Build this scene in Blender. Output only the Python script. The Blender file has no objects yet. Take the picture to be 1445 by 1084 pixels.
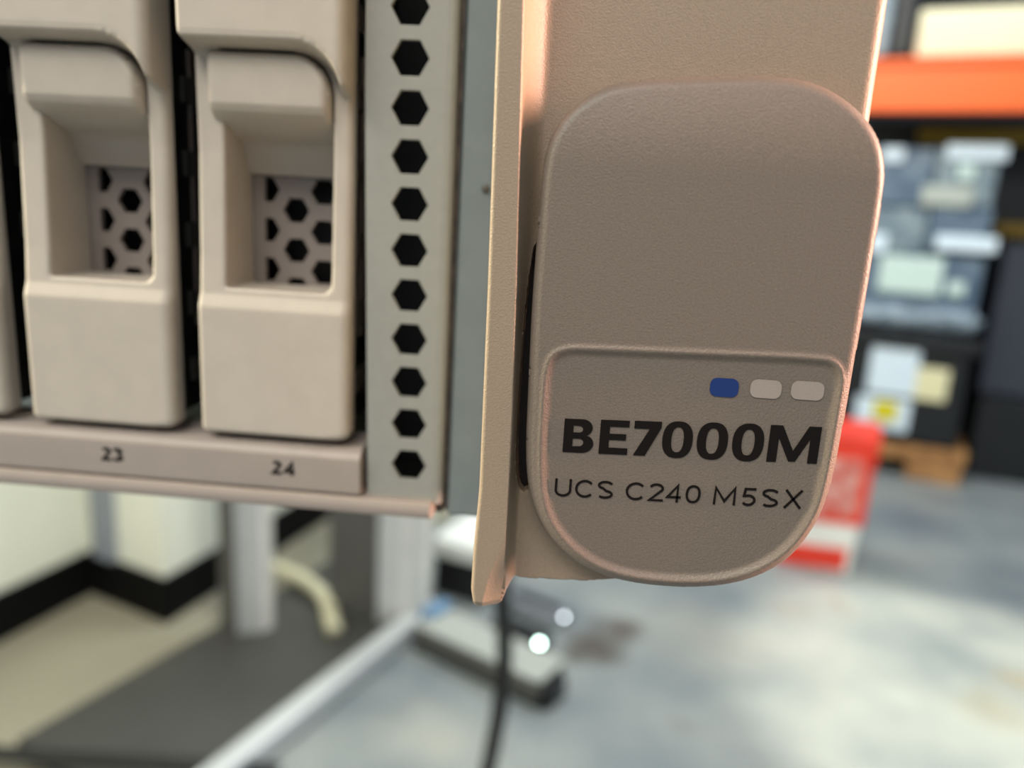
import bpy, bmesh, math, random
import numpy as np
from mathutils import Matrix, Vector
random.seed(4)
S = bpy.context.scene
COL = S.collection

# ------------------------------------------------------------------ camera
F = 1080.0; CX, CY = 722.5, 542.0
dn = np.array([-272., 4758., F]); dn /= np.linalg.norm(dn)
ex = 88.; ey = -(-272*ex + F*F)/4758
ef = np.array([ex, ey, F]); ef /= np.linalg.norm(ef)
xr = np.cross(dn, ef)
if xr[0] < 0: xr = -xr
R = np.array([xr, ef, -dn])
CAM = np.array([0, -0.0525, 1.0])
cam_d = bpy.data.cameras.new('camera'); cam = bpy.data.objects.new('camera', cam_d); COL.objects.link(cam)
cam_d.sensor_width = 36; cam_d.lens = F/1445*36
cam_d.clip_start = 0.004; cam_d.clip_end = 60
m = Matrix.Identity(4)
for i in range(3):
    m[i][0] = R[i, 0]; m[i][1] = -R[i, 1]; m[i][2] = -R[i, 2]; m[i][3] = CAM[i]
cam.matrix_world = m
cam_d.dof.use_dof = True
cam_d.dof.focus_distance = 0.0545
cam_d.dof.aperture_fstop = 19.5
S.camera = cam

# ------------------------------------------------------------------ world, lights, exposure
w = bpy.data.worlds.new('world'); S.world = w; w.use_nodes = True
w.node_tree.nodes['Background'].inputs[0].default_value = (0.80, 0.90, 1.0, 1)
w.node_tree.nodes['Background'].inputs[1].default_value = 0.42
S.view_settings.view_transform = 'Standard'; S.view_settings.look = 'None'
S.view_settings.exposure = 0.0; S.view_settings.gamma = 1; S.view_settings.use_curve_mapping = False

def area(name, loc, target, sx, sy, power, col):
    l = bpy.data.lights.new(name, 'AREA'); l.shape = 'RECTANGLE'; l.size = sx; l.size_y = sy
    l.energy = power; l.color = col
    o = bpy.data.objects.new(name, l); COL.objects.link(o); o.location = loc
    o.rotation_euler = (Vector(target)-Vector(loc)).to_track_quat('-Z', 'Y').to_euler()
    return o
area('ceiling_lamp_cool', (0.6, 2.4, 3.0), (0.6, 2.4, 0), 2.4, 0.5, 66, (0.88, 0.95, 1.0))
area('ceiling_lamp_near', (-0.5, -1.1, 2.3), (0.0, 0.0, 1.0), 1.8, 0.6, 36, (1.0, 0.95, 0.86))
area('lamp_left', (-1.2, -0.02, 1.35), (0, 0.0, 1.0), 0.12, 0.8, 3.2, (1.0, 0.90, 0.62)).data.spread = math.radians(50)  # added grazing light, aimed to brighten left-facing edges only
area('warm_lamp_right', (1.1, 0.0, 1.25), (0, 0.0, 1.0), 0.12, 0.7, 6.2, (1.0, 0.56, 0.42)).data.spread = math.radians(50)  # added peach grazing light for the fillet and right-facing edges
area('ceiling_lamp_corner', (0.1, 0.55, 2.6), (-0.9, 1.5, 0.3), 0.5, 0.8, 46, (1.0, 0.97, 0.84))
sp = bpy.data.lights.new('floor_spot', 'SPOT'); sp.energy = 420; sp.color = (1.0, 0.94, 0.72); sp.spot_size = math.radians(27); sp.spot_blend = .4; sp.shadow_soft_size = .08  # spot light added to cast the cream pool on the floor
so = bpy.data.objects.new('floor_spot', sp); COL.objects.link(so); so.location = (1.1, 1.0, 2.4)
so.rotation_euler = (Vector((.97, 1.5, 0))-so.location).to_track_quat('-Z', 'Y').to_euler()

# ------------------------------------------------------------------ projection helpers (pixel -> point on a real plane)
def ray(px, py): return R @ np.array([px-CX, py-CY, F])
def G(px, py, z=0.0):
    r = ray(px, py); t = (z-CAM[2])/r[2]; return CAM+r*t
def PL(px, py, O, ang):
    n = np.array([math.sin(ang), math.cos(ang), 0]); r = ray(px, py)
    t = ((np.array(O)-CAM)@n)/(r@n); return CAM+r*t

# ------------------------------------------------------------------ materials
def lin(c): return tuple(((v/255)/12.92 if v/255 <= .04045 else ((v/255+.055)/1.055)**2.4) for v in c)
def mat(name, rgb, rough=.5, metal=0., var=.06, nscale=8., bump=0., bscale=200., bdist=.001, rgb2=None, spec=.5, emit=0, detail=4, lo=.35, hi=.65):
    M = bpy.data.materials.new(name); M.use_nodes = True; nt = M.node_tree; b = nt.nodes['Principled BSDF']
    c = lin(rgb); c2 = lin(rgb2) if rgb2 else tuple(v*(1-var) for v in c)
    tc = nt.nodes.new('ShaderNodeTexCoord'); n = nt.nodes.new('ShaderNodeTexNoise')
    n.inputs['Scale'].default_value = nscale; n.inputs['Detail'].default_value = detail
    nt.links.new(tc.outputs['Object'], n.inputs['Vector'])
    r = nt.nodes.new('ShaderNodeValToRGB'); r.color_ramp.elements[0].position = lo; r.color_ramp.elements[1].position = hi
    r.color_ramp.elements[0].color = (*c2, 1); r.color_ramp.elements[1].color = (*c, 1)
    nt.links.new(n.outputs['Fac'], r.inputs['Fac']); nt.links.new(r.outputs['Color'], b.inputs['Base Color'])
    b.inputs['Roughness'].default_value = rough; b.inputs['Metallic'].default_value = metal
    b.inputs['Specular IOR Level'].default_value = spec
    if bump:
        n2 = nt.nodes.new('ShaderNodeTexNoise'); n2.inputs['Scale'].default_value = bscale; n2.inputs['Detail'].default_value = 3
        nt.links.new(tc.outputs['Object'], n2.inputs['Vector'])
        bp = nt.nodes.new('ShaderNodeBump'); bp.inputs['Strength'].default_value = bump; bp.inputs['Distance'].default_value = bdist
        nt.links.new(n2.outputs['Fac'], bp.inputs['Height']); nt.links.new(bp.outputs['Normal'], b.inputs['Normal'])
    if emit:
        b.inputs['Emission Color'].default_value = (*c, 1); b.inputs['Emission Strength'].default_value = emit
    return M
M = {}
M['bezel'] = mat('bezel_plastic', (184, 174, 161), .5, var=.05, nscale=400, bump=.15, bscale=5000, bdist=.00005)
M['vent'] = mat('vent_metal', (149, 150, 143), .45, var=.05, nscale=900, bump=.15, bscale=6000, bdist=.00005)
M['strip'] = mat('side_strip_metal', (118, 127, 128), .4, var=.08, nscale=300)
M['inner'] = mat('inner_plate_metal', (130, 120, 113), .5, var=.08, nscale=300)
M['ear'] = mat('ear_paint', (152, 134, 114), .42, var=.10, nscale=6000, bump=.4, bscale=8000, bdist=.00011)
M['paddle'] = mat('paddle_paint', (117, 105, 94), .42, var=.14, nscale=6000, bump=.45, bscale=7500, bdist=.00009)
M['sill'] = mat('sill_metal', (156, 145, 137), .45, var=.05, nscale=300)
M['dark'] = mat('dark_interior', (12, 13, 15), .6)
M['carrier'] = mat('carrier_side_metal', (40, 39, 38), .4, var=.5, nscale=500)
M['post0'] = mat('tab_metal', (92, 90, 84), .5)
M['ink'] = mat('black_ink', (20, 15, 14), .8, var=.25, nscale=9000, spec=.15)
M['blue'] = mat('blue_print', (8, 44, 104), .5)
M['pale'] = mat('pale_print', (156, 143, 134), .5, var=.08, nscale=9000)

# ------------------------------------------------------------------ object helpers
def link(name, verts, faces, m_, parent=None, base=(0, 0, 0), smooth=False):
    me = bpy.data.meshes.new(name)
    b = np.array(base, float)
    v = np.array(verts, float)-b
    me.from_pydata([tuple(p) for p in v], [], [tuple(int(i) for i in f) for f in faces]); me.update()
    me.materials.append(m_)
    if smooth:
        me.polygons.foreach_set('use_smooth', [True]*len(me.polygons))
    o = bpy.data.objects.new(name, me); COL.objects.link(o)
    if parent: o.parent = parent
    else: o.location = base
    return o
def tag(o, label=None, cat=None, group=None, kind=None):
    for k, v in (('label', label), ('category', cat), ('group', group), ('kind', kind)):
        if v: o[k] = v
    return o
def thing(name, base, label, cat, group=None):
    o = bpy.data.objects.new(name, None); COL.objects.link(o); o.location = base; o.empty_display_size = .02
    return tag(o, label, cat, group)
def bevel(o, width, seg=2, ang=35):
    bm = bmesh.new(); bm.from_mesh(o.data)
    es = [e for e in bm.edges if len(e.link_faces) == 2 and e.calc_face_angle(0) > math.radians(ang)]
    bmesh.ops.bevel(bm, geom=es, offset=width, segments=seg, affect='EDGES', clamp_overlap=True)
    bm.normal_update()
    for f in bm.faces: f.smooth = True
    bm.to_mesh(o.data); bm.free()
    mod = o.modifiers.new('wn', 'WEIGHTED_NORMAL'); mod.keep_sharp = True
    return o
BF = [(0, 3, 2, 1), (4, 5, 6, 7), (0, 1, 5, 4), (1, 2, 6, 5), (2, 3, 7, 6), (3, 0, 4, 7)]
def boxv(x0, x1, y0, y1, z0, z1):
    return [(x0, y0, z0), (x1, y0, z0), (x1, y1, z0), (x0, y1, z0), (x0, y0, z1), (x1, y0, z1), (x1, y1, z1), (x0, y1, z1)]
def boxes(lst):
    V = []; Fc = []
    for b in lst:
        n = len(V); V += boxv(*b); Fc += [tuple(i+n for i in f) for f in BF]
    return V, Fc
def prism(poly, p0, p1):   # poly of (y,z) swept along x
    n = len(poly)
    V = [(p0, a, b) for a, b in poly]+[(p1, a, b) for a, b in poly]
    Fc = [tuple(range(n)), tuple(range(2*n-1, n-1, -1))]+[(i, i+n, (i+1) % n+n, (i+1) % n) for i in range(n)]
    return V, Fc
MM = 0.001
def mmv(V): return [(x*MM, y*MM, 1+z*MM) for x, y, z in V]

# polygon signed distance (negative inside), numpy
def sd_poly(P, X, Z):
    P = np.array(P, float); d = np.full(X.shape, 1e18); s = np.ones(X.shape)
    n = len(P)
    for i in range(n):
        a = P[i]; b = P[i-1]
        e = b-a; wx = X-a[0]; wz = Z-a[1]
        t = np.clip((wx*e[0]+wz*e[1])/(e@e+1e-18), 0, 1)
        dx = wx-e[0]*t; dz = wz-e[1]*t
        d = np.minimum(d, dx*dx+dz*dz)
        c1 = Z >= a[1]; c2 = Z < b[1]; c3 = e[0]*wz > e[1]*wx
        k = (c1 & c2 & c3) | (~c1 & ~c2 & ~c3)
        s = np.where(k, -s, s)
    return s*np.sqrt(d)
def rrect(x0, x1, z0, z1, rbl, rbr, rtr, rtl, n=10):
    out = []
    for cx, cz, r, a0 in ((x0+rbl, z0+rbl, rbl, 180), (x1-rbr, z0+rbr, rbr, 270), (x1-rtr, z1-rtr, rtr, 0), (x0+rtl, z1-rtl, rtl, 90)):
        for i in range(n+1):
            a = math.radians(a0+90*i/n); out.append((cx+r*math.cos(a), cz+r*math.sin(a)))
    return out
def chaikin(P, k=3):
    P = [np.array(p, float) for p in P]
    for _ in range(k):
        Q = []
        for i in range(len(P)):
            a, b = P[i], P[(i+1) % len(P)]; Q += [a*.75+b*.25, a*.25+b*.75]
        P = Q
    return [tuple(p) for p in P]
def sst(t): t = np.clip(t, 0, 1); return t*t*(3-2*t)

def hfield(xs, zs, sdf, hfn, back):
    """Front surface y=hfn(x,z) over the region sdf<0, cut cleanly at its outline, walled back to y=back (all mm)."""
    xs = np.array(xs); zs = np.array(zs)
    xs = xs[np.append(True, np.diff(xs) > .03)]; zs = zs[np.append(True, np.diff(zs) > .03)]
    X, Z = np.meshgrid(xs, zs, indexing='ij')
    st = min(np.diff(xs).min(), np.diff(zs).min())
    s = sdf(X, Z)
    gx = (sdf(X+1e-3, Z)-s)/1e-3; gz = (sdf(X, Z+1e-3)-s)/1e-3
    near = (np.abs(s) < st*.56)
    X = np.where(near, X-gx*s, X); Z = np.where(near, Z-gz*s, Z)
    inside = (s < 0) | near
    Y = hfn(X, Z)
    nx, nz = X.shape
    idx = np.full(X.shape, -1); idx[inside] = np.arange(inside.sum())
    V = list(zip(X[inside], Y[inside], Z[inside])); n0 = len(V)
    Fc = []
    for i in range(nx-1):
        for j in range(nz-1):
            q = [idx[i, j], idx[i+1, j], idx[i+1, j+1], idx[i, j+1]]
            q = [k for k in q if k >= 0]
            if len(q) >= 3: Fc.append(tuple(q))
    from collections import Counter
    E = {}
    for f in Fc:
        for a, b in zip(f, f[1:]+f[:1]):
            if (b, a) in E: del E[(b, a)]
            else: E[(a, b)] = 1
    mp = {}
    for a, b in E:
        for k in (a, b):
            if k not in mp:
                bk = back(V[k][0], V[k][2]) if callable(back) else back; mp[k] = len(V); V.append((V[k][0], V[k][1]+min(.35, (bk-V[k][1])*.2), V[k][2])); V.append((V[k][0], bk, V[k][2]))
        A, B = mp[a], mp[b]
        Fc.append((b, a, A, B)); Fc.append((B, A, A+1, B+1))
    return V, Fc

def curve_fill(name, outer, holes, y0, th, m_, parent, base, bev=0):
    """flat plate (x,z outlines in mm) with holes, real thickness th going to +y"""
    cu = bpy.data.curves.new(name, 'CURVE'); cu.dimensions = '2D'; cu.fill_mode = 'BOTH'
    for P in [outer]+holes:
        sp = cu.splines.new('POLY'); sp.points.add(len(P)-1); sp.use_cyclic_u = True
        for p, q in zip(sp.points, P): p.co = (q[0], q[1], 0, 1)
    cu.extrude = max(th/2-bev, 0); cu.bevel_depth = bev; cu.bevel_resolution = 2
    if bev: cu.offset = -bev
    t = bpy.data.objects.new('t', cu); COL.objects.link(t)
    dg = bpy.context.evaluated_depsgraph_get(); dg.update()
    me = t.evaluated_get(dg).to_mesh()
    V = [(v.co.x*MM, (y0+th/2-v.co.z)*MM, 1+v.co.y*MM) for v in me.vertices]
    Fc = [tuple(p.vertices) for p in me.polygons]
    bpy.data.objects.remove(t); bpy.data.curves.remove(cu)
    return link(name, V, Fc, m_, parent, base)
def hexa(cx, cz, r): return [(cx+r*math.cos(math.radians(60*i)), cz+r*math.sin(math.radians(60*i))) for i in range(6)]

# ------------------------------------------------------------------ room shell (room is turned against the server)
DA = math.radians(14)        # direction of the wall lines
def wallbox(name, a, b, th, z0, z1, m_, kind='structure', parent=None, side=1):
    a = np.array(a[:2]); b = np.array(b[:2]); d = b-a; L = np.linalg.norm(d); d /= L; n = np.array([-d[1], d[0]])*side*th
    P = [a, b, b+n, a+n]
    V = [(p[0], p[1], z0) for p in P]+[(p[0], p[1], z1) for p in P]
    o = link(name, V, BF, m_, parent)
    if kind: o['kind'] = kind
    return o
M['concrete'] = mat('concrete_floor', (149, 153, 150), .38, nscale=3.2, rgb2=(106, 115, 120), bump=.25, bscale=30, bdist=.004, detail=6, lo=.3, hi=.7)
M['vinyl'] = mat('tan_vinyl_floor', (142, 138, 120), .4, var=.08, nscale=5)
M['wall'] = mat('white_wall_paint', (236, 238, 222), .6, var=.02)
M['base'] = mat('black_cove_base', (5, 5, 6), .7, spec=.15)
M['backwall'] = mat('dark_back_wall', (40, 44, 50), .8)
V, Fc = boxes([(-7, 8, -3, 8, -.1, 0)])
tag(link('floor', V, Fc, M['concrete']), kind='structure')
# vinyl area left of the open rack base
rd = np.array([.38, .925]); rn = np.array([.925, -.38])        # rack base axes
p0 = G(180, 990)[:2]
q = [p0-rd*3+rn*.05, p0+rd*3.2+rn*.05, p0+rd*3.2-rn*5, p0-rd*3-rn*5]
V = [(a[0], a[1], .0002) for a in q]+[(a[0], a[1], .004) for a in q]
tag(link('floor_vinyl', V, BF, M['vinyl']), kind='structure')
A0 = np.array([-1.147, 1.636]); dA = np.array([.243, .970]); nA = np.array([.925, -.38])
nA = np.array([.970, -.243])
A1 = A0-dA*4; B0 = np.array([-.896, 1.532]); B1 = B0+dA*2.2
wallbox('wall_left', A1, A0, .3, 0.004, 2.8, M['wall'])
C1 = A0+dA*2.2
V = [(p[0], p[1], z) for z in (.004, 2.8) for p in (A0, B0, B1, C1)]
tag(link('wall_back_left', V, BF, M['wall']), kind='structure')
def baseboard(name, a, b, ext):
    a = np.array(a); b = np.array(b); d = (b-a)/np.linalg.norm(b-a)
    wallbox(name, a, b+d*ext, .012, .004, .115, M['base'], side=-1)
baseboard('baseboard_left', A1, A0, -.012); baseboard('baseboard_jog', A0, B0, .012); baseboard('baseboard_right', B0, B1, 0)
M['trim'] = mat('grey_corner_trim', (140, 146, 156), .45)  # blue-grey strip painted in for the shaded face of the jog
nB = (B0-A0)/np.linalg.norm(B0-A0); e0 = A0+nB*.04; e1 = A0+nB*.11
o = wallbox('trim_1', e0+(-dA)*.0, e1, .018, .116, 2.6, M['trim'], side=-1)
wallbox('wall_back', (-4, 5.4), (7.5, 5.4), .2, 0, 3.2, M['backwall'])

# ------------------------------------------------------------------ the server
SB = (-0.1, .022, 1-.0316)
srv = thing('rack_server', SB, 'light grey rack server filling the left, hexagon vents beside a warm grey ear latch', 'server')
# chassis shell
V, Fc = boxes([(-430, -8.6, 26, 700, -31.6, -30.6), (-430, -8.6, 26, 700, 55.4, 56.4), (-9.6, -8.6, 26, 700, -30.6, 55.4),
               (-430, -429, 26, 700, -30.6, 55.4), (-429, -9.6, 150, 152, -30.6, 55.4)])
link('chassis', mmv(V), Fc, M['strip'], srv, SB)
V, Fc = boxes([(-428, -9.8, 148, 149.6, -30.4, 55.2), (-20.6, -20.3, 30, 148, -30.4, 55.2), (-20.2, -9.8, 34, 35, -30.4, 55.2), (-19, -12.5, 22.4, 34, -30.5, -29.4)])
link('inner_baffle', mmv(V), Fc, M['dark'], srv, SB)  # near-black panels added so the gaps and vent holes read as shade
# side strip
o = link('edge_strip', mmv(boxv(-11.15, -4.6, 22, 25.8, -31.5, 56.4)), BF, M['strip'], srv, SB); bevel(o, .0003)
V, Fc = boxes([(-11.58, -11.18, 22.3, 26, -31, 56), (-12.6, -11.58, 22.3, 26, -31.3, -30.05)])
link('edge_seam', mmv(V), Fc, mat('seam_metal', (84, 74, 66), .4, var=.6, nscale=900), srv, SB)
# little stud on the strip
bm = bmesh.new(); bmesh.ops.create_uvsphere(bm, u_segments=14, v_segments=8, radius=.00038)
me = bpy.data.meshes.new('stud'); bm.to_mesh(me); bm.free(); me.materials.append(M['post0'])
o = bpy.data.objects.new('stud', me); COL.objects.link(o); o.parent = srv; o.location = (-.00855-SB[0], .0219-SB[1], 1.0019-SB[2])
# vent panel with hexagon holes
sk = lambda z: -.0195*(z+6)
outer = [(-20.0+0, 56), (-20.0+sk(-4), 13), (-19.75+.35, -30), (-11.75, -30), (-11.75, 56)]
outer = [(-20.25, 56), (-20.05, 10), (-19.25, -30), (-12.4, -30), (-12.4, 56)]
holes = []
z = 13.0-4.34*9
zs_ = [13+4.33*k for k in range(-9, 10)]
for z in zs_: holes.append(hexa(-15.48-.0222*(z+6)*(1 if z < 20 else .6), z, 1.78))
curve_fill('vent_panel', outer, holes, 21, .6, M['vent'], srv, SB, bev=.06)
V, Fc = prism([(21.2, 0), (21.6, 0), (26, 0), (26, 1)], 0, 1)
pts = [(-12.4, 21.0)]+[(-12.4+.8*math.sin(math.radians(a)), 21.8-.8*math.cos(math.radians(a))) for a in range(15, 91, 15)]+[(-11.6, 26), (-12.4, 26)]
n = len(pts); V = [(a, b, -30) for a, b in pts]+[(a, b, 56) for a, b in pts]
Fc = [tuple(range(n)), tuple(range(2*n-1, n-1, -1))]+[(i, (i+1) % n, (i+1) % n+n, i+n) for i in range(n)]
link('vent_panel_side', mmv(V), Fc, M['vent'], srv, SB)
# numbered sill under the drives
zf = -25.2
prof = [(26, -24.3), (21.2, -24.5), (20.3, -25.0), (20.0, -25.6), (20.0, -29.2), (20.2, -29.35), (26, -29.35)]
V, Fc = prism(prof, -430, -19.75); sill = link('bay_sill', mmv(V), Fc, M['sill'], srv, SB); bevel(sill, .00015, 2, 20)
prof = [(26, -29.5), (19.9, -29.5), (19.6, -29.8), (19.6, -30.9), (19.9, -31.25), (26, -31.25)]
V, Fc = prism(prof, -430, -12.3); o = link('bottom_lip', mmv(V), Fc, M['sill'], srv, SB); bevel(o, .0002, 2, 20)
V, Fc = boxes([(-428, -20.4, 21.0, 22.6, -29.6, -29.2), (-19.9, -11.9, 20.6, 22, -30.35, -30.05)])

# ---- ear bracket (flange + fillet + plate), a single pressed part
def smoothpoly(P, k=2): return chaikin(P, k)
ear_out = [(-5.85, 56), (-5.85, 12), (-5.6, -5), (-5.5, -20), (-5.72, -25), (-5.75, -28), (-5.45, -29.4), (-5.2, -29.6), (-3.75, -29.6), (-3.5, -29.4),
           (-3.1, -28.6), (-2.75, -28.15), (-1.5, -28.2), (3, -28.0), (8, -27.1), (14, -25), (18, -21), (19.3, -15), (19.45, 0), (19.5, 12), (19.5, 56)]
slot = chaikin([(-2.62, -1.6), (-2.9, -4), (-3.1, -8), (-3.15, -14), (-3.05, -19), (-2.6, -21.5), (-1.2, -20), (-1.0, -10), (-1.2, -3)], 2)
def ear_sdf(X, Z): return np.maximum(sd_poly(ear_out, X, Z), -sd_poly(slot, X, Z))
FE = lambda Z: np.interp(Z, [-29.6, -28, -20, -15, -5, 0, 13, 56], [-3.6, -3.35, -3.35, -3.4, -3.62, -3.8, -4.2, -4.4])
def ear_h(X, Z):
    fe = FE(Z)
    t = X-fe
    wd = np.interp(Z, [-30, -24, -8, 0, 13], [.9, .8, .75, 1.5, 1.9])
    u = np.clip(t/wd, 0, 1)
    y = 3.1*(1-(1-u)**2.3)                    # concave fillet down to the plate
    y = y*sst((t+.02)/.2+.0)+0*t
    r = .32; dl = X-np.interp(Z, [-29.6, -28, -25, -20, -5, 12], [-5.5, -5.75, -5.72, -5.5, -5.6, -5.85])
    y = y+np.where(dl < r, r-np.sqrt(np.maximum(r*r-(r-np.clip(dl, 0, r))**2, 0)), 0)
    dr = 19.47-X; r = .95                    # rounded outer edge
    y = y+np.where(dr < r, r-np.sqrt(np.maximum(r*r-(r-np.clip(dr, 0, r))**2, 0)), 0)
    # tip of the flange: facet turned to the right and down
    tip = sst((-22.5-Z)/6.)*(X < fe+.1)
    lim = fe-1.3*sst((-22.5-Z)/6.)
    y = y+np.where(X < fe+.1, np.clip(X-lim, 0, 3)*.55*tip, .0)
    y = y+np.where(Z < -29.0, (-29.0-Z)*.9, 0)*(X < -3)
    return y
xs = np.concatenate([np.arange(-6, -.6, .06), np.arange(-.6, 18.3, .3), np.arange(18.3, 19.8, .1)])
zs = np.concatenate([np.arange(-29.8, 0, .1), np.arange(0, 16, .2), np.arange(16, 57, 1.0)])
V, Fc = hfield(xs, zs, ear_sdf, ear_h, 4.4)
link('ear_bracket', mmv(V), Fc, M['ear'], srv, SB, True)
V, Fc = boxes([(-5.4, -4.0, 4.0, 24, -28.6, 56)])
link('ear_web', mmv(V), Fc, M['ear'], srv, SB)
V, Fc = boxes([(-3.8, 5, 5.0, 9.5, -24, 2)])
link('latch_housing', mmv(V), Fc, M['dark'], srv, SB)

# ---- latch paddle
pad = [(-2.42, -1), (-2.35, 3), (-1.95, 5), (-.7, 6.9), (1.3, 8.3), (3.6, 8.85), (8, 9.2), (12.4, 9.5), (15.2, 9.1), (17.5, 7.8), (19.1, 6.1),
       (19.85, 4.0), (19.95, 1.5), (19.85, -6), (19.7, -14), (19.5, -18), (18.9, -20.8), (17.4, -23.6), (14.7, -25.6), (10.8, -26.6), (5.6, -26.6),
       (2.1, -25.5), (-.4, -23.4), (-1.75, -20.8), (-2.3, -17.4), (-2.4, -12), (-2.5, -6)]
padc = chaikin(pad, 2)
TL = .032
cell = [(-.9, -12), (-.85, -11), (-.65, -9.9), (0.3, -9.45), (1.4, -9.4), (9, -9.18), (17.3, -8.95), (18.2, -9.15), (18.6, -9.9), (18.6, -11), (18.5, -17.5), (18.1, -20),
        (16.6, -22.8), (14, -24.7), (10.5, -25.5), (5.8, -25.5), (2.8, -24.5), (.6, -22.6), (-.5, -20.3), (-.85, -17)]
cellc = chaikin(cell, 2)
def pad_h(X, Z):
    s = sd_poly(padc, X, Z); d = -s; r = .75
    y = np.where(d < r, r-np.sqrt(np.maximum(r*r-(r-np.clip(d, 0, r))**2, 0)), 0)
    c = sd_poly(cellc, X, Z)
    y = y+.17*sst(.5-c/.5)-.11*np.exp(-((c-.38)/.2)**2)
    # top of the paddle leans back into the ear
    y = y+np.clip(Z-3.0, 0, 10)**2*.022
    return y
xs = np.arange(-2.8, 20.3, .11); zs = np.arange(-26.9, 10.0, .11)
V, Fc = hfield(xs, zs, lambda X, Z: sd_poly(padc, X, Z), pad_h, 2.9)
V = [(x, min(y, 3.05) if y != 2.9 else 3.06, z) for x, y, z in V]
paddle = link('latch_paddle', mmv(V), Fc, M['paddle'], srv, SB, True)

# ---- lettering (own outlines)
def flat(name, polys, m_, parent, base, y=0.11, th=.03):
    """polys: list of (outer, holes)"""
    cu = bpy.data.curves.new(name, 'CURVE'); cu.dimensions = '2D'; cu.fill_mode = 'BOTH'; cu.extrude = th/2
    for o_, hs in polys:
        for P in [o_]+hs:
            sp = cu.splines.new('POLY'); sp.points.add(len(P)-1); sp.use_cyclic_u = True
            for p, q in zip(sp.points, P): p.co = (q[0], q[1], 0, 1)
    t = bpy.data.objects.new('t', cu); COL.objects.link(t)
    dg = bpy.context.evaluated_depsgraph_get(); dg.update()
    me = t.evaluated_get(dg).to_mesh()
    V = [(v.co.x*MM, (y-v.co.z)*MM, 1+v.co.y*MM) for v in me.vertices]; Fc = [tuple(p.vertices) for p in me.polygons]
    bpy.data.objects.remove(t); bpy.data.curves.remove(cu)
    return link(name, V, Fc, m_, parent, base)
def arc(cx, cy, rx, ry, a0, a1, n=14): return [(cx+rx*math.cos(math.radians(a0+(a1-a0)*i/n)), cy+ry*math.sin(math.radians(a0+(a1-a0)*i/n))) for i in range(n+1)]
def sup(cx, cy, rx, ry, e=2.4, n=40):
    o = []
    for i in range(n):
        a = 2*math.pi*i/n; c, s_ = math.cos(a), math.sin(a)
        o.append((cx+rx*math.copysign(abs(c)**(2/e), c), cy+ry*math.copysign(abs(s_)**(2/e), s_)))
    return o
# bold glyph shapes, cap height 1, x in cap heights
def gB():
    o = [(0, 0)]+[(.0, 1)]+[(.5, 1)]+arc(.55, .745, .30, .255, 90, -70)[1:]+arc(.56, .275, .345, .275, 65, -90)[1:]
    return [(o, [[(.28, .60)]+[(.28, .81)]+arc(.46, .70, .11, .10, 90, -90), [(.28, .18)]+[(.28, .42)]+arc(.48, .305, .125, .115, 90, -90)])]
def gE(): return [([(0, 0), (0, 1), (.84, 1), (.84, .81), (.28, .81), (.28, .60), (.77, .60), (.77, .42), (.28, .42), (.28, .19), (.84, .19), (.84, 0)], [])]
def g7(): return [([(.0, .78), (.0, 1), (.78, 1), (.78, .83), (.37, 0), (.03, 0), (.45, .78)], [])]
def g0(): return [(sup(.43, .5, .43, .525), [sup(.43, .5, .175, .36)])]
def gM(): return [([(0, 0), (0, 1), (.33, 1), (.68, .32), (1.03, 1), (1.36, 1), (1.36, 0), (1.10, 0), (1.10, .66), (.77, .03), (.59, .03), (.26, .66), (.26, 0)], [])]
def place(shapes, x, z, hgt, wscale=1, slant=TL, skew=0):
    out = []
    for o, hs in shapes:
        f = lambda p: (x+p[0]*hgt*wscale, z+p[1]*hgt+slant*(x+p[0]*hgt*wscale-.3)+0)
        out.append(([f(p) for p in o], [[f(p) for p in h] for h in hs]))
    return out
X_of = lambda zx: .33+(zx-192)*.01912
polys = []
Z0 = -16.66; 
for g, zx in ((gB, 194), (gE, 328), (g7, 452), (g0, 558), (g0, 684), (g0, 812), (gM, 942)):
    hgt = 2.48+.20*(zx-194)/800
    polys += place(g(), X_of(zx), Z0, hgt, .955)
flat('title_lettering', polys, M['ink'], paddle, SB)
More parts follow.
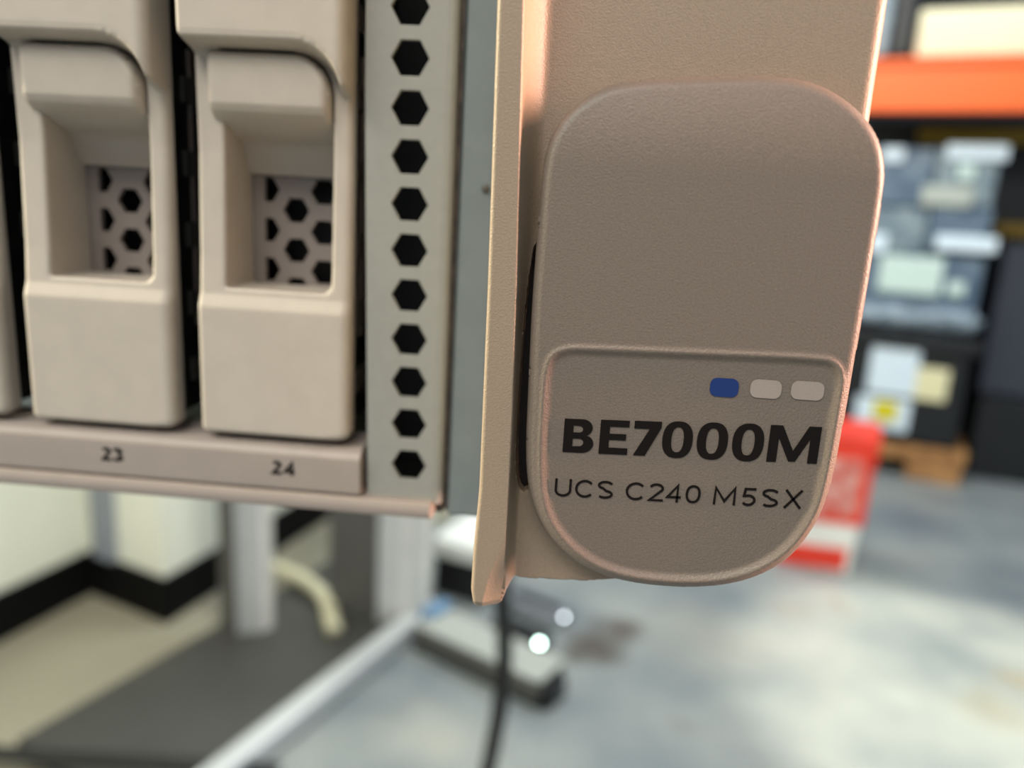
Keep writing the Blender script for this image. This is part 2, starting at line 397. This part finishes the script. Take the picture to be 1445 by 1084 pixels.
# thin glyphs by stroke
def ribbon(pts, hw, closed=False):
    n = len(pts); L = []; Rr = []
    P = [np.array(p, float) for p in pts]
    for i in range(n):
        a = P[i-1] if (i > 0 or closed) else None; b = P[(i+1) % n] if (i < n-1 or closed) else None
        d1 = (P[i]-a) if a is not None else (b-P[i]); d2 = (b-P[i]) if b is not None else (P[i]-a)
        d1 = d1/np.linalg.norm(d1); d2 = d2/np.linalg.norm(d2)
        n1 = np.array([-d1[1], d1[0]]); n2 = np.array([-d2[1], d2[0]]); mt = n1+n2; mt = mt/np.linalg.norm(mt)
        k = min(1/max(mt@n1, .25), 2.2)
        L.append(tuple(P[i]+mt*hw*k)); Rr.append(tuple(P[i]-mt*hw*k))
    return (L, [Rr]) if closed else (L+Rr[::-1], [])
def strokes(ch, W, h):
    if ch == 'U': return [([(h, 1-0)]+arc(W/2, .36, W/2-h, .36-h, 180, 360)+[(W-h, 1)], 0)]
    if ch == 'C': return [(arc(W*.54, .5, W*.54-h, .5-h, 42, 318, 24), 0)]
    if ch == 'S': return [([(W-h*1.2, .83)]+arc(W*.5, .755, W*.5-h*1.3, .245-h, 50, 250, 14)+arc(W*.5, .25, W*.5-h, .25-h, 80, -140, 16), 0)]
    if ch == '2': return [(arc(W*.5, .72, W*.5-h, .28-h, 160, -30, 14)+[(h, h), (W, h)], 0)]
    if ch == '3': return [(arc(W*.42, .745, W*.52-h, .255-h, 155, -85, 12), 0), (arc(W*.42, .27, W*.58-h, .27-h, 85, -155, 14), 0)]
    if ch == '4': return [([(W*.75, 0), (W*.75, 1-h), (h, .28), (W, .28)], 0)]
    if ch == '0': return [(sup(W/2, .5, W/2-h, .5-h, 2.3, 30), 1)]
    if ch == 'M': return [([(h, 0), (h*1.3, 1-h), (W/2, .2), (W-h*1.3, 1-h), (W-h, 0)], 0)]
    if ch == '5': return [([(W*.92, 1-h), (W*.2, 1-h), (W*.13, .55)]+arc(W*.46, .32, W*.5-h, .32-h, 115, -145, 16), 0)]
    if ch == 'X': return [([(h, 0), (W-h, 1)], 0), ([(h, 1), (W-h, 0)], 0)]
def word(name, items, z, H, hw, m_, parent, base, slant=TL, y=.11, x0=.3):
    """every stroke is its own outline, each laid a hair apart in depth"""
    V = []; Fc = []
    for ch, xa, xb in items:
        W = (xb-xa)/H
        for pts, cl in strokes(ch, W, hw/H):
            P = [(xa+p[0]*H, z+p[1]*H+slant*(xa+p[0]*H-x0)) for p in pts]
            o_, hs = ribbon(P, hw, bool(cl))
            if cl: Lr, Rr = o_, hs[0]
            else: k = len(o_)//2; Lr, Rr = o_[:k], o_[k:][::-1]
            n = len(Lr); b = len(V)
            V += [(a[0], y-.015, a[1]) for a in Lr]+[(a[0], y-.015, a[1]) for a in Rr]+[(a[0], y+.02, a[1]) for a in Lr]+[(a[0], y+.02, a[1]) for a in Rr]
            for i in range(n if cl else n-1):
                j = (i+1) % n
                Fc += [(b+i, b+j, b+n+j, b+n+i), (b+2*n+i, b+3*n+i, b+3*n+j, b+2*n+j), (b+i, b+2*n+i, b+2*n+j, b+j), (b+n+i, b+n+j, b+3*n+j, b+3*n+i)]
    return link(name, mmv(V), Fc, m_, parent, base)
it = [('U', 175, 238), ('C', 252, 320), ('S', 335, 395), ('C', 442, 512), ('2', 528, 583), ('4', 594, 648), ('0', 665, 720), ('M', 768, 850), ('5', 872, 925), ('S', 943, 1005), ('X', 1025, 1092)]
word('subtitle_lettering', [(c, X_of(a), X_of(b)) for c, a, b in it], -20.05, 1.36, .085, M['ink'], paddle, SB)
for cx, cz, ww, hh, mm_, lb in ((11.18, -11.12, 1.95, 1.32, 'blue', 'blue printed mark'), (14.0, -11.02, 2.1, 1.3, 'pale', 'pale printed mark'), (16.8, -10.93, 2.2, 1.3, 'pale', 'pale printed mark')):
    k = hh/2*.72
    o = flat('color_mark', [(rrect(cx-ww/2, cx+ww/2, cz-hh/2, cz+hh/2, k, k, k, k, 5), [])], M[mm_], paddle, SB); o['label'] = lb
# tiny speck on the paddle edge and bay numbers
word('bay_number', [('2', -47.15, -46.15+.05), ('3', -45.9, -44.8)], -27.75, 1.5, .17, M['ink'], sill, SB, 0, 19.98)
word('bay_number', [('2', -29.0, -27.95), ('4', -27.75, -26.6)], -27.75, 1.5, .17, M['ink'], sill, SB, 0, 19.98)

# ------------------------------------------------------------------ drive carriers
L0 = -36.4; W = 15.3
DB = ((L0+W/2)*MM, .024, 1-.0238)
def lip_sd(X, Z):       # distance below the upper block's lower edge (positive = below it)
    reg = rrect(0.0, W+1.2, 13.9, 80, .7, .7, .7, .7)
    reg = [(0, 80), (0, 14.4)]+arc(.8, 14.5, .8, .8, 180, 270, 8)+[(10.6, 13.7)]+arc(10.6, 9.0, 4.7, 4.7, 90, 15, 12)+[(W+3, 10.2), (W+3, 80)]
    return sd_poly(reg, X, Z)
outl = rrect(0, W, -23.8, 55, .7, 1.0, .8, .8)
win = rrect(2.75, 13.35, -8.9, 12.9, .15, .9, 3.4, .3)
def bez_sdf(X, Z):
    # window edge is slightly slanted on the left
    return np.maximum(sd_poly(outl, X, Z), -sd_poly(win, X, Z))
def bez_h(X, Z):
    frame = np.interp(Z, [-30, -10.9, -9.6, -6, 4, 12, 60], [20, 20, 20.5, 20.8, 21.2, 21.0, 21.0])
    s = lip_sd(X, Z)
    up = 17.7
    t = sst((s-.02)/1.25)
    y = np.where(s > 0, up+(frame-up)*t, up)
    # soft edge of upper block
    y = y+np.where((s <= 0) & (s > -.4), .12*(1+s/.4)**2, 0)
    d = -sd_poly(outl, X, Z)
    r = .5+.45*sst((X-W+3)/3.)
    y = y+np.where(d < r, r-np.sqrt(np.maximum(r*r-(r-np.clip(d, 0, r))**2, 0)), 0)
    dw = sd_poly(win, X, Z); r = .3
    y = y+np.where(dw < r, r-np.sqrt(np.maximum(r*r-(r-np.clip(dw, 0, r))**2, 0)), 0)*.8
    return y
xs = np.arange(-.1, W+.2, .16); zs = np.concatenate([np.arange(-24, 19, .2), np.arange(19, 56, 1.)])
V, Fc = hfield(xs, zs, bez_sdf, bez_h, lambda x, z: 27.4 if (2 < x < 14 and -9.5 < z < 13.4) else 22.3)
V = [(x+L0, y, z) for x, y, z in V]
dr = thing('drive_carrier', DB, 'rightmost drive carrier, above the number 24, next to the hexagon vents', 'drive', 'drive carriers in the server front')
link('bezel', mmv(V), Fc, M['bezel'], dr, DB, True)
# ejector button
bo = rrect(1.75, 13.2, 2.2, 12.75, .1, .1, 3.3, .7)
def bh(X, Z):
    y = np.interp(Z, [2.0, 2.3, 4.7, 5.3, 5.7, 7.0, 7.5, 8.2, 12, 13], [27.1, 27.0, 25.6, 24.9, 23.4, 20.7, 20.0, 19.6, 19.5, 19.5])
    d = -sd_poly(bo, X, Z); r = .8
    e = np.where(d < r, r-np.sqrt(np.maximum(r*r-(r-np.clip(d, 0, r))**2, 0)), 0)
    return y+np.where(Z > 4, e, 0)
V, Fc = hfield(np.arange(1.6, 13.4, .16), np.arange(2.0, 13.0, .16), lambda X, Z: sd_poly(bo, X, Z), bh, 27.3)
V = [(x+L0, y, z) for x, y, z in V]
link('ejector_button', mmv(V), Fc, M['bezel'], dr, DB, True)
# perforated plate at the back of the recess
holes = []
for k in range(-3, 4):
    z = -1.27+4.13*k
    if z+1.4 < 3.0: holes.append(hexa(L0+7.45, z, 1.42))
    z2 = z+2.0
    if z2+1.4 < 3.1 and z2 > -13:
        c = L0+4.35; holes.append([(c-.25, z2+1.22), (c+.65, z2+1.22), (c+1.35, z2), (c+.65, z2-1.22), (c-.25, z2-1.22)])
        holes.append(hexa(L0+10.4, z2, 1.42))
curve_fill('vent_plate', [(L0+.8, -14), (L0+14.5, -14), (L0+14.5, 14), (L0+.8, 14)], holes, 27.45, .6, M['inner'], dr, DB)
V, Fc = boxes([(L0+1.2, L0+1.6, 22.6, 130, -23, 50), (L0+13.8, L0+14.2, 22.6, 130, -23, 50), (L0+1.6, L0+13.8, 34, 130, -23, 50)])
link('drive_body', mmv(V), Fc, M['carrier'], dr, DB)
V, Fc = boxes([(L0+14.2, L0+14.5, 26, 31, -20+7.2*k, -17.5+7.2*k) for k in range(9)]+[(L0+.9, L0+1.2, 26, 31, -20+7.2*k, -17.5+7.2*k) for k in range(9)])
o = link('spring_tabs', mmv(V), Fc, M['post0'], dr, DB)
for k, lb in ((1, 'drive carrier above the number 23, second from the hexagon vents'), (2, 'drive carrier cut off by the left edge of the photo')):
    r = dr.copy(); COL.objects.link(r); r.location.x -= .01805*k; r['label'] = lb
    for ch in list(dr.children):
        c = ch.copy(); COL.objects.link(c); c.parent = r

# ------------------------------------------------------------------ background left: open rack base, posts
M['plate'] = mat('rack_base_dark', (60, 60, 57), .5, var=.15, nscale=6)
M['alu'] = mat('aluminium', (200, 204, 206), .35, metal=.3, var=.08, nscale=10)
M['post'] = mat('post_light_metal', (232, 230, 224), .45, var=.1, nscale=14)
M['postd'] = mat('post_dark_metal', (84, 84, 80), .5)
M['black'] = mat('black_plastic', (14, 14, 16), .45)
M['white'] = mat('white_board', (228, 230, 226), .5)
RB = G(300, 1000)
rack = thing('open_rack', (RB[0], RB[1], 0), 'open rack frame with dark base plate, pale posts and silver side rail on the floor', 'rack')
def q2(p, a, b): return p[:2]+rd*a+rn*b
def orient_box(name, c, du, hu, dv, hv, z0, z1, m_, parent=None, base=(0, 0, 0), bev=0):
    c = np.array(c[:2]); P = [c-du*hu-dv*hv, c+du*hu-dv*hv, c+du*hu+dv*hv, c-du*hu+dv*hv]
    V = [(p[0], p[1], z0) for p in P]+[(p[0], p[1], z1) for p in P]
    o = link(name, V, BF, m_, parent, base)
    bm = bmesh.new(); bm.from_mesh(o.data); bmesh.ops.recalc_face_normals(bm, faces=bm.faces); bm.to_mesh(o.data); bm.free()
    if bev: bevel(o, bev)
    return o
RBb = (RB[0], RB[1], 0)
pR0 = G(350, 1084)[:2]; pR1 = G(600, 880)[:2]
dR = (pR1-pR0)/np.linalg.norm(pR1-pR0); nR = np.array([dR[1], -dR[0]])
Lr = 1.25
cR = pR0+dR*.33
orient_box('side_rail', cR-dR*.10, dR, .385, nR, .024, .004, .05, M['alu'], rack, RBb, .004)
pc = pR0-nR*.20+dR*.33
orient_box('base_plate', pc-dR*.08, dR, .43, nR, .175, .004, .03, M['plate'], rack, RBb, .003)
fs = G(150, 1096)[:2]; orient_box('front_sill', fs, np.array([.998, .06]), .3, np.array([-.06, .998]), .016, .03, .036, M['black'], rack, RBb)
def post2(x0, x1, xd, py, nm):
    a = G(x0, py)[:2]; b = G(x1, py)[:2]; c = (a+b)/2; wl = np.linalg.norm(b-a)
    u = orient_box('post', c, (b-a)/wl, wl/2, dR, .012, .03, .93, M['post'], rack, RBb, .002)
    for s in (-.34, -.05, .3):
        orient_box('post_rib', c-dR*.016+(b-a)*s, (b-a)/wl, wl*.07, dR, .006, .03, .93, M['alu'], u, RBb)
    e = G(xd, py-8)[:2]
    t = (e-a); L = np.linalg.norm(t)
    orient_box('post_side', (a+e)/2+dR*.01, t/L, L/2, dR, .008, .03, .93, M['postd'], rack, RBb)
post2(342, 382, 312, 905, 'a'); post2(535, 602, 464, 888, 'b')
# cream hose lying behind the posts
def tube(name, pts, rad, m_, parent=None, base=(0, 0, 0), n=10):
    P = [Vector(p) for p in pts]
    Q = []
    for i in range(len(P)-1):
        p0 = P[max(i-1, 0)]; p1 = P[i]; p2 = P[i+1]; p3 = P[min(i+2, len(P)-1)]
        for k in range(8):
            t = k/8; Q.append(.5*((2*p1)+(-p0+p2)*t+(2*p0-5*p1+4*p2-p3)*t*t+(-p0+3*p1-3*p2+p3)*t**3))
    Q.append(P[-1]); V = []; Fc = []
    up = Vector((.3, .5, .81)).normalized()
    for i, q_ in enumerate(Q):
        d = (Q[min(i+1, len(Q)-1)]-Q[max(i-1, 0)]).normalized(); a = d.cross(up).normalized(); b = d.cross(a)
        for k in range(n):
            an = 2*math.pi*k/n; V.append(tuple(q_+a*math.cos(an)*rad+b*math.sin(an)*rad))
    for i in range(len(Q)-1):
        for k in range(n):
            j = (k+1) % n; Fc.append((i*n+k, i*n+j, (i+1)*n+j, (i+1)*n+k))
    Fc.append(tuple(range(n-1, -1, -1))); Fc.append(tuple(range((len(Q)-1)*n, len(Q)*n)))
    return link(name, V, Fc, m_, parent, base, True)
M['cream'] = mat('cream_plastic', (196, 193, 164), .5, var=.1)
h = [G(360, 796, .06), G(400, 806, .06), G(440, 826, .055), G(460, 848, .05), G(466, 870, .05), G(472, 890, .05)]
tag(tube('hose', h, .019, M['cream']), 'cream hose bent over the dark rack base between the two pale posts', 'hose')

# dark low cabinet behind rear post and pale sheet above it
c = G(640, 842); u20 = np.array([math.cos(math.radians(20)), -math.sin(math.radians(20))]); v20 = np.array([math.sin(math.radians(20)), math.cos(math.radians(20))])
cc = G(644, 846)[:2]
cab = thing('tool_cabinet', (cc[0], cc[1], 0), 'black low cabinet with a pale top standing behind the right pale post', 'cabinet')
cb = (cc[0], cc[1], 0)
orient_box('body', cc+v20*.1, u20, .07, v20, .1, 0.0, .11, M['black'], cab, cb, .004)
orient_box('top', cc+v20*.1, u20, .075, v20, .105, .11, .16, M['white'], cab, cb, .004)

# white chassis unit lying on the floor
p_l = G(578, 918)[:2]; p_r = G(762, 1008)[:2]; du = (p_r-p_l)/np.linalg.norm(p_r-p_l); dv = np.array([-du[1], du[0]])
Lc = np.linalg.norm(p_r-p_l); c0 = (p_l+p_r)/2
ub = (c0[0], c0[1], 0)
M['offwhite'] = mat('off_white_metal', (158, 162, 156), .5, var=.06)
M['midgrey'] = mat('mid_grey_metal', (84, 84, 80), .6)
M['bluep'] = mat('blue_plastic', (92, 128, 162), .5)
un = thing('power_unit', ub, 'long pale metal unit with a blue end lying on the concrete floor below the latch', 'power unit')
orient_box('foot_rail', c0+dv*.055, du, Lc/2*.98, dv, .047, .0, .018, M['black'], un, ub)  # black strip painted in as the shadow under the unit
orient_box('case', c0+dv*.055, du, Lc/2*.94, dv, .050, .018, .062, M['midgrey'], un, ub, .002)
orient_box('lid', c0+dv*.057, du, Lc/2*.95, dv, .052, .062, .067, M['offwhite'], un, ub, .001)
orient_box('end_plug', c0+du*(Lc/2*.99)+dv*.05, du, .012, dv, .035, .0, .05, M['black'], un, ub, .003)
orient_box('blue_end', c0-du*(Lc/2*.97)+dv*.085, du, .02, dv, .04, .008, .078, M['bluep'], un, ub, .003)
# black adapters behind it, with added glowing domes standing in for shiny metal glints
M['led'] = mat('green_white_led', (215, 255, 240), .3, emit=24)
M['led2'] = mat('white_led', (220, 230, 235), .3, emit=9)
M['grey'] = mat('grey_plastic', (120, 126, 132), .45)
ad = G(742, 915)[:2]; ab = (ad[0], ad[1], 0)
a = thing('power_adapter', ab, 'black adapter with a bright green-white light beside the pale unit', 'adapter')
orient_box('body', ad+dv*.012-du*.03, du, .07, dv, .04, 0, .034, M['black'], a, ab, .004)
def dome(name, p, r, m_, parent, base):
    bm = bmesh.new(); bmesh.ops.create_uvsphere(bm, u_segments=12, v_segments=8, radius=r)
    V = [(v.co.x+p[0], v.co.y+p[1], v.co.z+p[2]) for v in bm.verts]; Fc = [tuple(v.index for v in f.verts) for f in bm.faces]; bm.free()
    return link(name, V, Fc, m_, parent, base, True)
p = G(761, 908, .032); dome('indicator_lamp', p, .006, M['led'], a, ab)
a2 = G(752, 868)[:2]; a2b = (a2[0], a2[1], 0)
b = thing('grey_power_strip', a2b, 'grey power strip with a small white light, farther from the camera than the black adapter', 'power strip')
orient_box('body', a2+dv*.02, du, .085, dv, .04, 0, .03, M['grey'], b, a2b, .004)
orient_box('socket_row', a2+dv*.02, du, .07, dv, .015, .03, .034, M['black'], b, a2b, .001)
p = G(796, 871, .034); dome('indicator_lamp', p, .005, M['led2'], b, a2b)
# black cable hanging down to the floor
def DEP(px, py, Y): 
    r = ray(px, py); t = (Y-CAM[1])/r[1]; return CAM+r*t
pts = [DEP(712, 640, .62), DEP(708, 740, .66), DEP(709, 850, .70), DEP(712, 935, .72), DEP(705, 1000, .72), DEP(694, 1060, .70), DEP(676, 1150, .66), DEP(640, 1400, .6)]
pts.append(Vector((-.10, .62, .02))); pts.append(Vector((-.02, .8, .006)))
tag(tube('cable', pts, .0092, M['black']), 'black cable hanging below the server in front of the pale unit', 'cable')

# ------------------------------------------------------------------ background right: storage shelving
AN = math.radians(20)
O = G(1349, 687)
def bx(name, x0, y0, x1, y1, off, depth, m_, parent=None, base=(0, 0, 0), bev=.006, z0=None):
    Oo = O+np.array([math.sin(AN), math.cos(AN), 0])*off
    ym, xm = (y0+y1)/2, (x0+x1)/2
    a = PL(x0, ym, Oo, AN); b_ = PL(x1, ym, Oo, AN); t = PL(xm, y0, Oo, AN)[2]; bt = PL(xm, y1, Oo, AN)[2] if z0 is None else z0
    c = (a+b_)/2; c = c[:2]+v20*depth/2
    return orient_box(name, c, u20, np.linalg.norm((b_-a)[:2])/2, v20, depth/2, bt, t, m_, parent, base, bev)
def gbase(px, py, off):
    p = PL(px, py, O+np.array([math.sin(AN), math.cos(AN), 0])*off, AN); return tuple(p)
M['orange'] = mat('orange_powder_coat', (255, 108, 40), .45, var=.08, nscale=4)
M['orange2'] = mat('orange_shaded_side', (150, 30, 14), .5)
M['yellow'] = mat('yellow_steel', (150, 120, 20), .5)
M['cartonwhite'] = mat('cream_carton', (232, 222, 186), .6, var=.04)
M['slate'] = mat('slate_film', (74, 94, 116), .3, nscale=14, rgb2=(108, 124, 138))
M['greyfilm'] = mat('grey_film', (142, 156, 160), .3, nscale=20, rgb2=(104, 120, 132))
M['label'] = mat('white_label', (224, 238, 248), .5, var=.04)
M['mint'] = mat('mint_label', (206, 226, 218), .5, var=.1, nscale=30)
M['mint2'] = mat('grey_cream_label', (176, 182, 172), .5)
M['creaml'] = mat('cream_label', (236, 228, 184), .5)
M['yell'] = mat('yellow_label', (224, 208, 20), .5)
M['crate'] = mat('black_crate', (22, 24, 27), .4)
M['wood'] = mat('pallet_wood', (188, 138, 84), .6, nscale=14, rgb2=(146, 100, 58))
M['darkslate'] = mat('dark_slate_metal', (54, 58, 70), .5)
M['red'] = mat('red_print', (232, 58, 36), .45, var=.15, nscale=20)
M['pink'] = mat('pale_red_print', (214, 170, 160), .45, nscale=26, rgb2=(196, 70, 60))

sb = gbase(1340, 130, -.05)
beam = thing('storage_shelf', sb, 'steel storage shelf with an orange front beam and yellow rear bars', 'shelf')
bx('beam_face', 1180, 84, 1560, 158, -.05, .05, M['orange'], beam, sb)
bx('beam_lip', 1180, 80, 1560, 90, -.06, .09, M['orange'], beam, sb, .003)
o = bx('shelf_deck', 1180, 84, 1560, 92, .0, .9, M['wood'], beam, sb, .003)
bx('rear_beam', 1296, 182, 1600, 204, .75, .05, M['yellow'], beam, sb)
bx('lower_bar', 1402, 320, 1640, 340, .75, .05, M['yellow'], beam, sb)
tag(bx('storage_carton', 1296, 8, 1520, 78, .0, .5, M['cartonwhite']), 'cream storage carton on top of the orange beam', 'carton')
tag(bx('black_bin', 1262, -30, 1292, 78, .05, .4, M['crate']), 'black bin on the orange beam left of the cream carton', 'bin')
tag(bx('grey_case', 1235, -20, 1258, 80, .02, .4, M['greyfilm']), 'grey case on the orange beam beside the latch edge', 'case')
# wrapped load
wb = gbase(1310, 440, 0.05)
ld = thing('wrapped_load', wb, 'stack of grey-blue film-wrapped cartons on top of the black crate', 'wrapped load')
bx('carton', 1190, 208, 1318, 290, .04, .4, M['slate'], ld, wb)
bx('carton', 1320, 208, 1408, 292, .04, .4, M['greyfilm'], ld, wb)
bx('carton', 1180, 292, 1308, 356, .04, .4, M['greyfilm'], ld, wb)
bx('carton', 1310, 292, 1398, 356, .04, .4, M['slate'], ld, wb)
bx('carton', 1170, 358, 1386, 432, .04, .4, M['slate'], ld, wb)
for x0, y0, x1, y1, mm_ in ((1336, 204, 1424, 226, 'label'), (1245, 208, 1276, 228, 'label'), (1300, 262, 1374, 291, 'mint2'), (1352, 232, 1376, 254, 'mint'), (1320, 333, 1408, 355, 'label'), (1240, 362, 1330, 414, 'mint'), (1336, 398, 1362, 418, 'mint'), (1226, 330, 1252, 356, 'label')):
    o = bx('shipping_label', x0, y0, x1, y1, .028, .01, M[mm_], ld, wb, .002)
bx('bunched_film', 1170, 432, 1390, 469, -.02, .45, mat('bunched_film', (150, 164, 174), .25, nscale=18, rgb2=(96, 110, 122), bump=.8, bscale=14, bdist=.03), ld, wb, .03)
# crate: tapered tote
kb = gbase(1300, 640, 0)
ct = thing('black_crate', kb, 'large black crate with white and yellow labels standing on the wooden pallet', 'crate')
Oo = O
def quadbox(name, corners, depth, m_, parent, base, shrink=0, off=0, bev=.01):
    Oo = O+np.array([math.sin(AN), math.cos(AN), 0])*off
    f = [PL(x, y, Oo, AN) for x, y in corners]     # bl br tr tl
    vv = np.array([v20[0], v20[1], 0])*depth
    V = [f[0], f[1], f[1]+vv, f[0]+vv, f[3], f[2], f[2]+vv, f[3]+vv]
    o = link(name, V, BF, m_, parent, base)
    bm = bmesh.new(); bm.from_mesh(o.data); bmesh.ops.recalc_face_normals(bm, faces=bm.faces); bm.to_mesh(o.data); bm.free()
    if bev: bevel(o, bev)
    return o
quadbox('body', [(1175, 608), (1350, 636), (1374, 482), (1180, 470)], .55, M['crate'], ct, kb)
bx('rim', 1170, 472, 1390, 494, -.02, .6, M['crate'], ct, kb)
for x0, y0, x1, y1, mm_ in ((1226, 487, 1296, 558, 'label'), (1290, 520, 1338, 566, 'creaml'), (1206, 562, 1284, 606, 'label')):
    bx('crate_label', x0, y0, x1, y1, -.012, .01, M[mm_], ct, kb, .002)
bx('yellow_patch', 1232, 566, 1266, 594, -.016, .006, M['yell'], ct, kb, .001)
pb = gbase(1300, 680, 0)
pl = thing('pallet', (pb[0], pb[1], 0), 'wooden pallet under the large black crate', 'pallet')
pbz = (pb[0], pb[1], 0)
for k, (x0, x1) in enumerate(((1276, 1356), (1150, 1200))):
    bx('pallet_block', x0, 648, x1, 690, -.0, .6, M['wood'], pl, pbz, .003, z0=.0)
quadbox('deck_board', [(1160, 632), (1362, 659), (1366, 640), (1160, 613)], .6, M['wood'], pl, pbz, bev=.003)
# dark cabinet far right
tag(bx('dark_cabinet', 1398, 345, 1560, 566, .2, .42, M['darkslate']), 'dark slate case at the right edge beside the wrapped load', 'cabinet')
tag(bx('black_pallet', 1376, 569, 1560, 622, .2, .42, M['crate'], z0=0.0), 'black low pallet under the dark slate case', 'pallet')  # black block stands in for the shadow below the slate case
tag(bx('black_curtain', 1150, 170, 1700, 345, .95, .03, M['crate'], z0=0.0), 'black curtain hanging behind the wrapped load and the yellow bars', 'curtain')  # near-black sheet added to give the dark void behind the load
# red and white box on the floor
O2 = G(1195, 812)
rb = (O2[0], O2[1], 0)
Osave = O; O = O2
rbx = thing('red_white_box', rb, 'red and white printed carton on the floor right behind the latch', 'carton')
quadbox('carton_body', [(1080, 800), (1198, 812), (1232, 660), (1114, 644)], .22, M['white'], rbx, rb, bev=.003)
quadbox('red_panel', [(1090, 728), (1217, 744), (1233, 662), (1105, 648)], .004, M['red'], rbx, rb, off=-.005, bev=0)
quadbox('pale_panel', [(1090, 722), (1206, 728), (1218, 650), (1100, 640)], .004, M['pink'], rbx, rb, off=-.010, bev=0)
quadbox('red_patch', [(1090, 792), (1190, 806), (1196, 776), (1100, 764)], .004, M['red'], rbx, rb, off=-.005, bev=0)
quadbox('red_lid', [(1113, 650), (1236, 662), (1245, 622), (1120, 604)], .22, M['red'], rbx, rb, off=-.008, bev=.002)
O = Osave
# floor stains: worn and dirty spots in the concrete itself
nt = M['concrete'].node_tree; b = nt.nodes['Principled BSDF']; src = b.inputs['Base Color'].links[0].from_socket
tc = nt.nodes.new('ShaderNodeTexCoord'); nz = nt.nodes.new('ShaderNodeTexNoise'); nz.inputs['Scale'].default_value = 9; nz.inputs['Detail'].default_value = 4
nt.links.new(tc.outputs['Object'], nz.inputs['Vector'])
sc = nt.nodes.new('ShaderNodeVectorMath'); sc.operation = 'SCALE'; sc.inputs['Scale'].default_value = .16; nt.links.new(nz.outputs['Color'], sc.inputs[0])
ad_ = nt.nodes.new('ShaderNodeVectorMath'); ad_.operation = 'ADD'; nt.links.new(tc.outputs['Object'], ad_.inputs[0]); nt.links.new(sc.outputs[0], ad_.inputs[1])
for px, py, rr, colr, am in ((835, 915, .065, (78, 70, 64), .9), (875, 890, .06, (80, 68, 62), .9), (970, 1030, .03, (110, 112, 110), .5), (1400, 1000, .07, (120, 114, 92), .5), (1440, 960, .04, (130, 120, 96), .6),
                           (1110, 855, .06, (120, 114, 106), .4), (1190, 860, .05, (120, 114, 106), .5), (1260, 740, .16, (96, 106, 116), .6), (1000, 900, .14, (140, 136, 128), .4), (620, 1040, .09, (196, 190, 170), .25)):
    p = G(px, py); d_ = nt.nodes.new('ShaderNodeVectorMath'); d_.operation = 'DISTANCE'; nt.links.new(ad_.outputs[0], d_.inputs[0]); d_.inputs[1].default_value = (p[0]+.08, p[1]+.08, .08)
    mr = nt.nodes.new('ShaderNodeMapRange'); mr.inputs['From Min'].default_value = rr*1.5; mr.inputs['From Max'].default_value = rr*.3; mr.inputs['To Max'].default_value = am
    nt.links.new(d_.outputs['Value'], mr.inputs['Value'])
    mx = nt.nodes.new('ShaderNodeMix'); mx.data_type = 'RGBA'; nt.links.new(mr.outputs[0], mx.inputs[0]); nt.links.new(src, mx.inputs[6]); mx.inputs[7].default_value = (*lin(colr), 1)
    src = mx.outputs[2]
nt.links.new(src, b.inputs['Base Color'])
